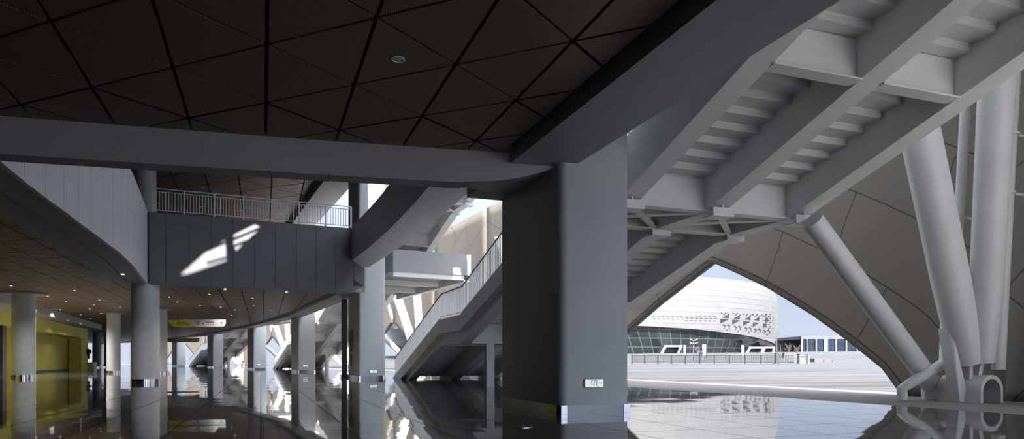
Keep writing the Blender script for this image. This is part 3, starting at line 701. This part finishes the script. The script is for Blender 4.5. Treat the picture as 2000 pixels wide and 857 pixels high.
MB().box(0, .06, -.03, .03, 0, 3.2).build('upright', 'black', root); MB().box(1.0, 1.06, -.03, .03, 0, 3.2).build('upright', 'black', root)
for z in (1.1, 2.2, 3.1): MB().box(.05, 1.0, -.02, .02, z, z+.06).build('rung', 'black', root)
mb = MB(); e_ = Q1+dq*1.2
A = [Q0-dq*12, Q1]; poly = [(p.x, p.y) for p in (A[0]+nq*.5, A[0]-nq*1.3, Q1-nq*1.3)]
for i in range(9):
    a = math.pi*i/8-math.pi/2; p = Q1-nq*.2+dq*(1.9*math.cos(a))+nq*(1.1*math.sin(a)); poly.append((p.x, p.y))
poly.append(((Q1+nq*.9).x, (Q1+nq*.9).y)); mb.prism(poly, 4.35, 4.95)
struct(mb.build('bulkhead', 'beam'), 'grey curved bulkhead over the yellow shop front')
root = empty('wall_speaker', Q0+dq*q4+nq*-.02+Vector((0, 0, 1.95))); tag(root, 'small black fixture hung on the corner of the yellow shop wall', 'fixture')
MB().tube([(0, -.1, 0), (.25, -.3, .05), (.45, -.45, -.05)], [.05, .3, .22], 16).build('body', 'black', root); MB().tube([(.3, -.35, -.2), (.42, -.45, -.75)], [.16, .1], 12).build('arm', 'black', root)
root = empty('white_box', Q0+dq*(q4-.4)-nq*.5); tag(root, 'small white box on the floor at the corner of the yellow shop', 'box')
MB().prism(rrect(-.35, .35, -.3, .3, .08, 4), 0, .75).build('body', 'white', root); MB().prism(rrect(-.37, .37, -.32, .32, .08, 4), .75, .82).build('lid', 'white', root)

# ------------------------------------------------------------------ ceiling lights
def downlight(p, r, label, group=None, watts=0):
    root = empty('downlight', p); tag(root, label, 'ceiling light', group)
    n = 28; mb = MB(); v = []
    for rr, z in ((r, 0), (r, -.012), (r*.78, -.016), (r*.72, .0)):
        v += [(rr*math.cos(2*math.pi*i/n), rr*math.sin(2*math.pi*i/n), z) for i in range(n)]
    mb.add(v, [(j*n+i, j*n+(i+1) % n, (j+1)*n+(i+1) % n, (j+1)*n+i) for j in range(3) for i in range(n)]); mb.build('rim', 'white', root)
    MB().disc((0, 0, -.006), r*.74, .004).build('lens', 'lens_lit' if watts else 'sign_white', root)
    if watts:
        ld = bpy.data.lights.new('downlight_lamp', 'SPOT'); ld.energy = watts; ld.spot_size = math.radians(140); ld.spot_blend = .8; ld.shadow_soft_size = .07; ld.color = (1, .96, .90)
        lo = bpy.data.objects.new('lamp', ld); COL.objects.link(lo); lo.parent = root; lo.location = (0, 0, -.05)
    return root
p = atz(777, 115, ZC); p.z -= .001; downlight(p, .092, 'round white downlight in the dark brown ceiling above the camera')
for i, (x, y) in enumerate(((72, 58), (480, 88), (305, 125), (425, 160), (640, 150), (222, 175), (388, 213), (578, 207), (775, 193), (605, 180), (520, 245), (585, 270), (650, 235))):
    p = atz(x/3.297, 540+y/3.297, ZC); p.z -= .001
    downlight(p, .085, 'small white downlight in the low brown ceiling before the yellow shop', 'downlights in the low ceiling', 850 if i in (2, 3, 5, 6) else 140)
for i, (x, y) in enumerate(((180, 70), (237, 105), (760, 78), (890, 165), (615, 197), (660, 255), (540, 140), (770, 130), (460, 50), (640, 160), (165, 270), (395, 130))):
    p = atz(280+x/3.571, 560+y/3.571, ZC); p.z -= .001
    downlight(p, .085, 'small white downlight in the low brown ceiling under and past the bridge', 'downlights beyond the bridge', 100)
for i, (x, y) in enumerate(((68, 112), (358, 142), (632, 171), (940, 122), (892, 197), (345, 256), (590, 277), (825, 297), (85, 233), (340, 312))):
    p = atz(280+x/3.061, 320+y/3.061, 12.0); p.z -= .001
    downlight(p, .13, 'white downlight in the dark ceiling above the bridge railing', 'downlights above the bridge')

for (x, y, z), wt, lab in (((-13.7, 32.6, 4.40), 150, 'added fill lamp under the left end of the bridge beside the thick round column'), ((-11.2, 33.9, 4.40), 60, 'added fill lamp under the middle of the bridge'), ((-15.35, 26.9, 4.40), 110, 'added fill lamp in the soffit below the curved fascia, before the thick round column')):  # lamps added to brighten the thick round column under the bridge
    downlight((x, y, z), .085, lab, 'added fill lamps near the bridge edge', wt)
# ------------------------------------------------------------------ hanging signs
def txt(s, size, loc, m, parent, name='lettering'):
    c = bpy.data.curves.new(name, 'FONT'); c.body = s; c.size = size; c.extrude = .004; c.align_x = 'CENTER'; c.align_y = 'CENTER'
    tmp = bpy.data.objects.new(name, c); COL.objects.link(tmp); bpy.context.view_layer.update()
    me = bpy.data.meshes.new_from_object(tmp.evaluated_get(bpy.context.evaluated_depsgraph_get())); bpy.data.objects.remove(tmp)
    o = bpy.data.objects.new(name, me); COL.objects.link(o); o.data.materials.clear(); o.data.materials.append(M[m]); o.parent = parent; o.location = loc; o.rotation_euler = (math.pi/2, 0, 0); return o
def hang_sign(Y, px0, px1, zc, label, rev=False):
    x0, x1 = (px0-1000)*Y/F, (px1-1000)*Y/F; W = x1-x0; H = .53
    root = empty('hanging_sign', ((x0+x1)/2, Y, zc-H/2)); tag(root, label, 'sign', 'hanging direction signs')
    w2 = W/2; out = [(-w2, H), (-w2+.02, H*.72), (-w2+.35, H*.12), (-w2+.55, 0)]+[(w2-.3+.3*math.sin(a), .3-.3*math.cos(a)) for a in [math.pi/2*i/6 for i in range(7)]]+[(w2, H)]
    MB().extrude([(x, 0, z) for x, z in out], (0, .12, 0)).build('board', 'sign_white', root)
    yl = [(-w2, H), (-w2+.02, H*.72), (-w2+.35, H*.12), (-w2+.55, 0), (w2-.3, 0), (w2-.3, .035), (0, .06), (-.25, .16), (-.7, .42), (-1.1, H)]
    MB().extrude([(x, -.006, z) for x, z in yl], (0, .006, 0)).build('yellow_field', 'sign_yellow', root)
    MB().box(-w2, w2, -.006, .124, H-.03, H+.01).build('top_edge', 'sign_white', root)
    for x in (-w2*.52, w2*.5): MB().tube([(x, .06, H), (x, .06, ZC-(zc-H/2))], .012, 8).build('hanger', 'post', root)
    txt('07', .34, (-w2+.85*W/4.26, -.008, H*.44), 'sign_navy', root)
    txt('2F', .36, (.02+.05, -.008, H*.5), 'sign_navy', root)
    g = MB()
    def arrow(cx, cz, d, s):
        d = Vector(d); n = Vector((-d.y, d.x)); 
        tip = Vector((cx, cz))+d*s; tail = Vector((cx, cz))-d*s
        for a, b in ((tail, tip), (tip, tip-d*s*.8+n*s*.7), (tip, tip-d*s*.8-n*s*.7)): g.bar((a.x, -.008, a.y), (b.x, -.008, b.y), .004, .035, up=(0, 1, 0))
    arrow(-w2+.42*W/4.26, H*.42, (-1, 0), .12); arrow(w2-.32, H*.5, (0, 1), .12)
    g.box(.42, .52, -.01, -.006, H*.33, H*.5)
    for x in (.66, .82, .98, 1.16): g.box(x, x+.1, -.01, -.006, H*.58, H*.72); g.box(x, x+.09, -.01, -.006, H*.28, H*.36)
    for x in (-w2+1.08, -w2+1.2): g.box(x, x+.09, -.01, -.006, H*.48, H*.62); g.box(x, x+.09, -.01, -.006, H*.3, H*.36)
    g.box(-w2+1.38, -w2+1.5, -.01, -.006, H*.3, H*.48)
    g.build('pictogram', 'sign_navy', root)
hang_sign(50.3, 328, 441, 3.75, 'long yellow and white hanging direction sign with 07 and 2F under the brown ceiling')
hang_sign(91.6, 318, 389, 3.75, 'second smaller hanging sign farther along behind the round column')

# floor exit marker
root = empty('floor_marker', (.15, 10.28, .0)); tag(root, 'small round green and chrome exit marker set in the floor before the near column', 'floor marker')
MB().disc((0, 0, 0), .15, .006).build('rim', 'chrome', root); MB().disc((0, 0, .004), .125, .004).build('face', 'post', root)
g = MB(); g.box(-.07, .05, -.02, .02, .008, .010); g.add([(.05, -.05, .010), (.10, 0, .010), (.05, .05, .010)], [(0, 1, 2)]); g.build('arrow', 'green', root)

# ------------------------------------------------------------------ outdoors: fence, booth, lamp, signs
def gz(Y): return 0.57
f0, f1 = Vector((17.5, 99.6, .57)), Vector((35.3, 85.3, .57)); NP = 11; base = None
df = (f1-f0)/NP; Lf = df.length; rz = math.atan2(df.y, df.x)
ordn = ['first', 'second', 'third', 'fourth', 'fifth', 'sixth', 'seventh', 'eighth', 'ninth', 'tenth', 'eleventh']
for i in range(NP):
    if base is None:
        base = r = empty('fence_panel', (0, 0, 0))
        MB().box(.07, Lf-.07, -.025, .025, 1.08, 1.15).build('top_rail', 'fence', r); MB().box(.07, Lf-.07, -.02, .02, .18, .24).build('bottom_rail', 'fence', r)
        MB().box(-.06, .06, -.05, .05, 0, 1.17).build('post', 'fence', r); MB().box(-.06, .06, -.3, .3, 0, .06).build('foot', 'fence', r)
        mb = MB()
        for j in range(1, 15): mb.box(Lf*j/15-.02, Lf*j/15+.02, -.012, .012, .2, 1.1)
        mb.build('bars', 'fence', r)
    else: r = copy_tree(base)
    r.location = f0+df*i; r.rotation_euler = (0, 0, rz)
    tag(r, f'grey barred fence panel on the plaza, {ordn[NP-1-i]} from the white booth' if i < NP-1 else 'grey barred fence panel on the plaza touching the white booth', 'fence', 'plaza fence panels')
Yb = 84.0; root = empty('gate_booth', ((1568.5-1000)*Yb/F, Yb, .55)); tag(root, 'small white and grey gate booth at the end of the plaza fence', 'booth')
MB().prism(rrect(-.6, .15, -.4, .4, .05, 4), 0, 1.25).build('cabinet', 'outwhite', root); MB().box(.15, .5, -.38, .38, 0, 1.15).build('door', 'fence', root)
MB().box(-.62, .62, -.45, .45, 1.2, 1.28).build('lid', 'outgrey', root); MB().box(.5, .62, -.4, .4, 0, 1.2).build('side', 'outwhite', root); MB().box(-.5, .1, -.42, -.4, .85, 1.0).build('label_strip', 'fence', root)
Yp = 85.8; root = empty('gate_post', ((1517-1000)*Yp/F, Yp, .56)); tag(root, 'thick grey post standing in the plaza fence', 'post')
MB().prism(rrect(-.22, .22, -.2, .2, .05, 4), 0, 1.4).build('shaft', 'fence', root); MB().box(-.35, .35, -.3, .3, 0, .12).build('foot', 'fence', root); MB().tube([(0, 0, 1.4), (0, 0, 3.6)], .05, 8).build('mast', 'outgrey', root)
# street lamp with stacked wing heads
Yl = 125.0; zl = 1.3; root = empty('plaza_lamp', ((1354.5-1000)*Yl/F, Yl, zl)); tag(root, 'white plaza lamp with winged heads in front of the oval building', 'street lamp')
MB().tube([(0, 0, -.6), (0, 0, 3.2)], .09, 12).build('pole', 'outwhite', root)
for z, wd in ((2.7, .75), (3.3, .7)):
    for sgn in (-1, 1):
        MB().hexa([(0, -.25, z), (sgn*wd, -.25, z+.22), (sgn*wd, .25, z+.22), (0, .25, z)], [(0, -.25, z+.12), (sgn*wd, -.25, z+.45), (sgn*wd, .25, z+.45), (0, .25, z+.12)]).build('lamp_head', 'outwhite', root)
for px, py, r_, lab in ((1362, 682, .36, 'upper round dark blue traffic sign before the oval building'), (1368.5, 690, .42, 'lower round dark blue traffic sign beside the plaza lamp')):
    Y = 110.0; p = at(px, py, Y); root = empty('traffic_sign', (p.x, p.y, .95)); tag(root, lab, 'traffic sign', 'round traffic signs'); h = p.z-.95
    MB().tube([(0, -.02, h), (0, .02, h)], r_, 24).build('rim', 'outwhite', root); MB().tube([(0, -.05, h), (0, -.02, h)], r_*.84, 24).build('face', 'sign_blue', root); MB().tube([(0, .06, -.3), (0, .06, h)], .05, 8).build('pole', 'outgrey', root)
for px, wd, h, lab in ((1337.5, .25, 2.6, 'slim white banner post left of the plaza lamp'), (1376, .42, 2.7, 'broad white banner post right of the plaza lamp'), (1451, .3, 2.6, 'white banner post by the glass wall further right')):
    Y = 122.0; root = empty('banner_post', ((px-1000)*Y/F, Y, 1.2)); tag(root, lab, 'banner post', 'white banner posts')
    MB().box(-wd, wd*.6, -.06, .06, .6, h).build('banner', 'outwhite', root); MB().box(wd*.6, wd, -.06, .06, .3, h-.1).build('pole', 'sign_blue', root); MB().tube([(0, 0, -.8), (0, 0, .6)], .08, 8).build('foot', 'outgrey', root)
for px, h, lab in ((1524, 2.6, 'thin grey flagpole right of the oval building'),):
    Y = 120.0; root = empty('flag_pole', ((px-1000)*Y/F, Y, 1.2)); tag(root, lab, 'pole'); MB().tube([(0, 0, -.8), (0, 0, h)], .05, 8).build('shaft', 'outgrey', root); MB().tube([(0, 0, -.8), (0, 0, .1)], .1, 8).build('base', 'outgrey', root)

# ------------------------------------------------------------------ oval building
OC, OR = Vector((23.5, 254, 0)), 70.0; ZB = 2.8
def low_edge(a):       # height of the white shell's lower rim round the building (a measured from the side facing the camera)
    d = math.degrees(a)
    pts = [(-90, 11.5), (-10, 11.2), (5, 10.6), (20, 9.9), (40, 8.3), (60, 6.2), (75, 4.6), (90, 3.6), (120, 3.4)]
    for i in range(len(pts)-1):
        if pts[i][0] <= d <= pts[i+1][0]: r = (d-pts[i][0])/(pts[i+1][0]-pts[i][0]); return pts[i][1]+(pts[i+1][1]-pts[i][1])*r
    return 11.5 if d < 0 else 3.4
def opt(a, r, z): return (OC.x+r*math.sin(a), OC.y-r*math.cos(a), z)
root = empty('oval_building', (0, 0, 0)); tag(root, 'huge white oval building with a sloped glass base beyond the plaza', 'building')
NA = 96; A0, A1 = math.radians(-100), math.radians(130)
def shell_mesh(name, fn, nz, m, uvs):
    v, f, uv = [], [], []
    for i in range(NA+1):
        a = A0+(A1-A0)*i/NA
        for j in range(nz+1): p = fn(a, j/nz); v.append(p); uv.append((a*OR*uvs, p[2]))
    for i in range(NA):
        for j in range(nz): f.append((i*(nz+1)+j, (i+1)*(nz+1)+j, (i+1)*(nz+1)+j+1, i*(nz+1)+j+1))
    me = bpy.data.meshes.new(name); me.from_pydata(v, [], f); L = me.uv_layers.new(name='UVMap')
    for lp in me.loops: L.data[lp.index].uv = uv[lp.vertex_index]
    me.materials.append(M[m]); me.polygons.foreach_set('use_smooth', [True]*len(me.polygons)); o = bpy.data.objects.new(name, me); COL.objects.link(o); o.parent = root; return o
TOPZ = 24.5
def white_fn(a, r):
    lo = low_edge(a); z = lo+(TOPZ-lo)*r; return opt(a, OR+.8*math.sin(math.pi*min(1, (z-2)/22))-1.2*max(0, (z-20)/5)**2, z)
def glass_fn(a, r):
    lo = low_edge(a); z = ZB-.5+(lo-ZB+.5)*r; return opt(a, OR-5*(1-r)-.4, z)
shell_mesh('cladding', white_fn, 14, 'clad', 1.0); shell_mesh('glass_wall', glass_fn, 6, 'glass', 1.0)
mb = MB(); v = [opt(A0+(A1-A0)*i/NA, OR-1.2, TOPZ) for i in range(NA+1)]; mb.add(v, [tuple(range(NA+1))]); mb.build('roof', 'outwhite', root)
# triangular perforations in a band, growing towards the right
mb = MB()
def tri(px, py, w_, h_, flip):
    k = (px-1000)/F
    # intersect the view line with the wall's circle
    D = Vector((k, 1)); c = Vector((OC.x, OC.y)); A_ = D.dot(D); B_ = -2*D.dot(c); C_ = c.dot(c)-(OR+1.0)**2; disc = B_*B_-4*A_*C_
    if disc < 0: return
    Y = (-B_-math.sqrt(disc))/(2*A_); a = math.atan2(k*Y-OC.x, OC.y-Y); z = 1-(py-HZ)*Y/F
    cosv = abs((D.normalized()).dot(Vector((math.sin(a), -math.cos(a))))); W_ = w_*Y/F/max(.12, cosv)/OR; H_ = h_*Y/F
    r = OR+.86
    q = [(-W_/2, H_/2), (W_/2, H_/2), (-W_/2, -H_/2)] if flip == 0 else [(W_/2, H_/2), (W_/2, -H_/2), (-W_/2, -H_/2*.8)] if flip == 1 else [(-W_/2, H_*.2), (W_/2, H_*.45), (W_/2, -H_*.2)]
    mb.add([opt(a+x, r, z+y) for x, y in q]+[opt(a+x, r-.5, z+y) for x, y in q], [(0, 1, 2), (0, 3, 4, 1), (1, 4, 5, 2), (2, 5, 3, 0)])
for i in range(14):      # thin slits at the left, in pairs
    x = 1276+i*9.2; n = 2+(i > 6)
    for j in range(n): tri(x+(j % 2)*2, 617.5+i*.15+j*4.6-(n-2)*2, 5.5, 1.4+i*.05, 2)
for i in range(5):
    x = [1417, 1439, 1460, 1478, 1496][i]; s_ = [17, 15, 14, 12, 8][i]
    tri(x, 627+i*2.4, s_*.95, 9.5, 0); tri(x+1, 617+i*1.6, s_*.55+3, 8, 1)
    for j in range(4): tri(x-6+j*4.2, 611.5+i+(j % 2)*2, 3.2, 2.6, j % 2); tri(x-3+j*4, 634+i*2.6+(j % 2)*3, 3.4, 3.0, (j+1) % 2)
    for j in range(3): tri(x-1+j*5, 641+i*2.2+(j % 2)*3, 2.2, 2, j % 2)
for i in range(16): tri(1498+(i % 4)*4.2, 614+(i//4)*8+(i % 2)*3, 3.0-(i % 4)*.4, 3.6, i % 2)
mb.build('perforation', mat('perforation_grey', (.022, .023, .027), .8, spec=.1), root)
# entrance portals
for px, w_ in ((1306, 46), (1468, 40), (1494, 30)):
    k = (px-1000)/F; D = Vector((k, 1)); c = Vector((OC.x, OC.y)); A_ = D.dot(D); B_ = -2*D.dot(c); C_ = c.dot(c)-(OR-1.0)**2; Y = (-B_-math.sqrt(B_*B_-4*A_*C_))/(2*A_)
    W_ = w_*Y/F/2; x = k*Y; z0 = ZB-.6; z1 = 1+(HZ-674)*Y/F if px == 1306 else 1+(HZ-677)*Y/F; th = .55
    po = empty('entrance_portal', (0, 0, 0)); po.parent = root
    out = [(-W_, 0), (-W_*.52, z1-z0), (W_, z1-z0), (W_*.62, 0), (W_*.62-th, 0), (W_-th*1.6, z1-z0-th), (-W_*.52+th, z1-z0-th), (-W_+th*1.3, 0)]
    MB().extrude([(x+a, Y-2.5, z0+b) for a, b in out], (0, 5, 0)).build('frame', 'outwhite', po)
    MB().extrude([(x-W_*.8, Y-.2, z0), (x-W_*.45, Y-.2, z1-th), (x+W_*.8, Y-.2, z1-th), (x+W_*.5, Y-.2, z0)], (0, .1, 0)).build('doors', 'fence', po)
# flat roofed pavilion at right
Yv = 150.0; x0, x1 = (1565-1000)*Yv/F, (1790-1000)*Yv/F; zb = 1+(HZ-688)*Yv/F; zt = 1+(HZ-657.5)*Yv/F
root = empty('glass_pavilion', (0, 0, 0)); tag(root, 'low flat roofed building with dark windows right of the oval building', 'building')
MB().box(x0, x1, Yv, Yv+14, zt-.5, zt+.15).build('roof', 'outgrey', root); MB().box(x0, x1, Yv+14, Yv+15, zb-2, zt-.5).build('back_wall', 'outwhite', root); MB().box(x0, x1, Yv-.4, Yv+14, zb-.4, zb).build('plinth', 'outgrey', root)
for px, wd in ((1566.5, .3), (1576, .2), (1594, .25), (1613, .85), (1633, .3), (1653, .3), (1674, .25), (1695, .25), (1720, .3), (1745, .3)):
    x = (px-1000)*Yv/F; MB().box(x-wd/2, x+wd/2, Yv-.05, Yv+.3, zb, zt-.45).build('pier', 'outwhite', root)
gl = MB().box(x0+.2, x1-.2, Yv+.25, Yv+.35, zb, zt-.5); o = gl.build('window_glass', 'navyglass', root)
L = o.data.uv_layers.new(name='UVMap')
for lp in o.data.loops: c = o.data.vertices[lp.vertex_index].co; L.data[lp.index].uv = (c.x, c.z)
# low white retaining wall and ramp
Yw = 128.0; mb = MB(); xa, xb = (1545-1000)*Yw/F, (1800-1000)*Yw/F
mb.hexa([(xa, Yw, .2), (xb, Yw, .2), (xb, Yw+18, .2), (xa, Yw+18, .2)], [(xa, Yw, 1+(HZ-692)*Yw/F), (xb, Yw, 1+(HZ-690)*Yw/F), (xb, Yw+18, 2.75), (xa, Yw+18, 2.75)])
o = mb.build('retaining_wall', 'outwhite'); struct(o, 'low white retaining wall beyond the fence')
mb = MB()
for i in range(9):
    x = (1585+i*17-1000)*100/F; mb.box(x, x+1.35, 99, 102, .2, 1.0+.28-i*.11)
o = mb.build('ramp_kerb', 'outgrey'); struct(o, 'stepped grey ramp kerb')
Yk = 118.0; mb = MB(); mb.box((1532-1000)*Yk/F, (1576-1000)*Yk/F, Yk, Yk+1, .5, 1+(HZ-688.5)*Yk/F); struct(mb.build('kerb_wall', 'outgrey'), 'short grey wall before the pavilion')
# bare trees and hills
for px, py, h, lab in ((1540, 688, 2.4, 'small bare tree left of the flat pavilion'), (1556, 688, 2.0, 'second small bare tree nearer the flat pavilion')):
    Y = 124.0; root = empty('bare_tree', ((px-1000)*Y/F, Y, 1.9)); tag(root, lab, 'tree', 'bare trees'); MB().tube([(0, 0, -.2), (0, 0, h*.4)], [.12, .08], 8).build('trunk', 'leaf', root)
    mb = MB()
    for j in range(26): a = random.random()*6.28; q = Vector((math.cos(a)*random.uniform(.3, 1), math.sin(a)*.6, h*random.uniform(.45, 1))); mb.tube([(0, 0, h*random.uniform(.25, .5)), q*.7+Vector((0, 0, .3)), q+Vector((0, 0, .1))], [.045, .03, .012], 5)
    mb.build('branches', 'leaf', root)
mb = MB(); hp = [(200+i*30, 900, 3+9*abs(math.sin(i*1.3))+4*math.sin(i*.6)**2) for i in range(20)]
for i in range(19): mb.hexa([(hp[i][0], 900, -5), (hp[i+1][0], 900, -5), (hp[i+1][0], 960, -5), (hp[i][0], 960, -5)], [hp[i], hp[i+1], (hp[i+1][0], 960, hp[i+1][2]*.6), (hp[i][0], 960, hp[i][2]*.6)])
struct(mb.build('hills', 'hill'), 'hazy hills on the horizon')
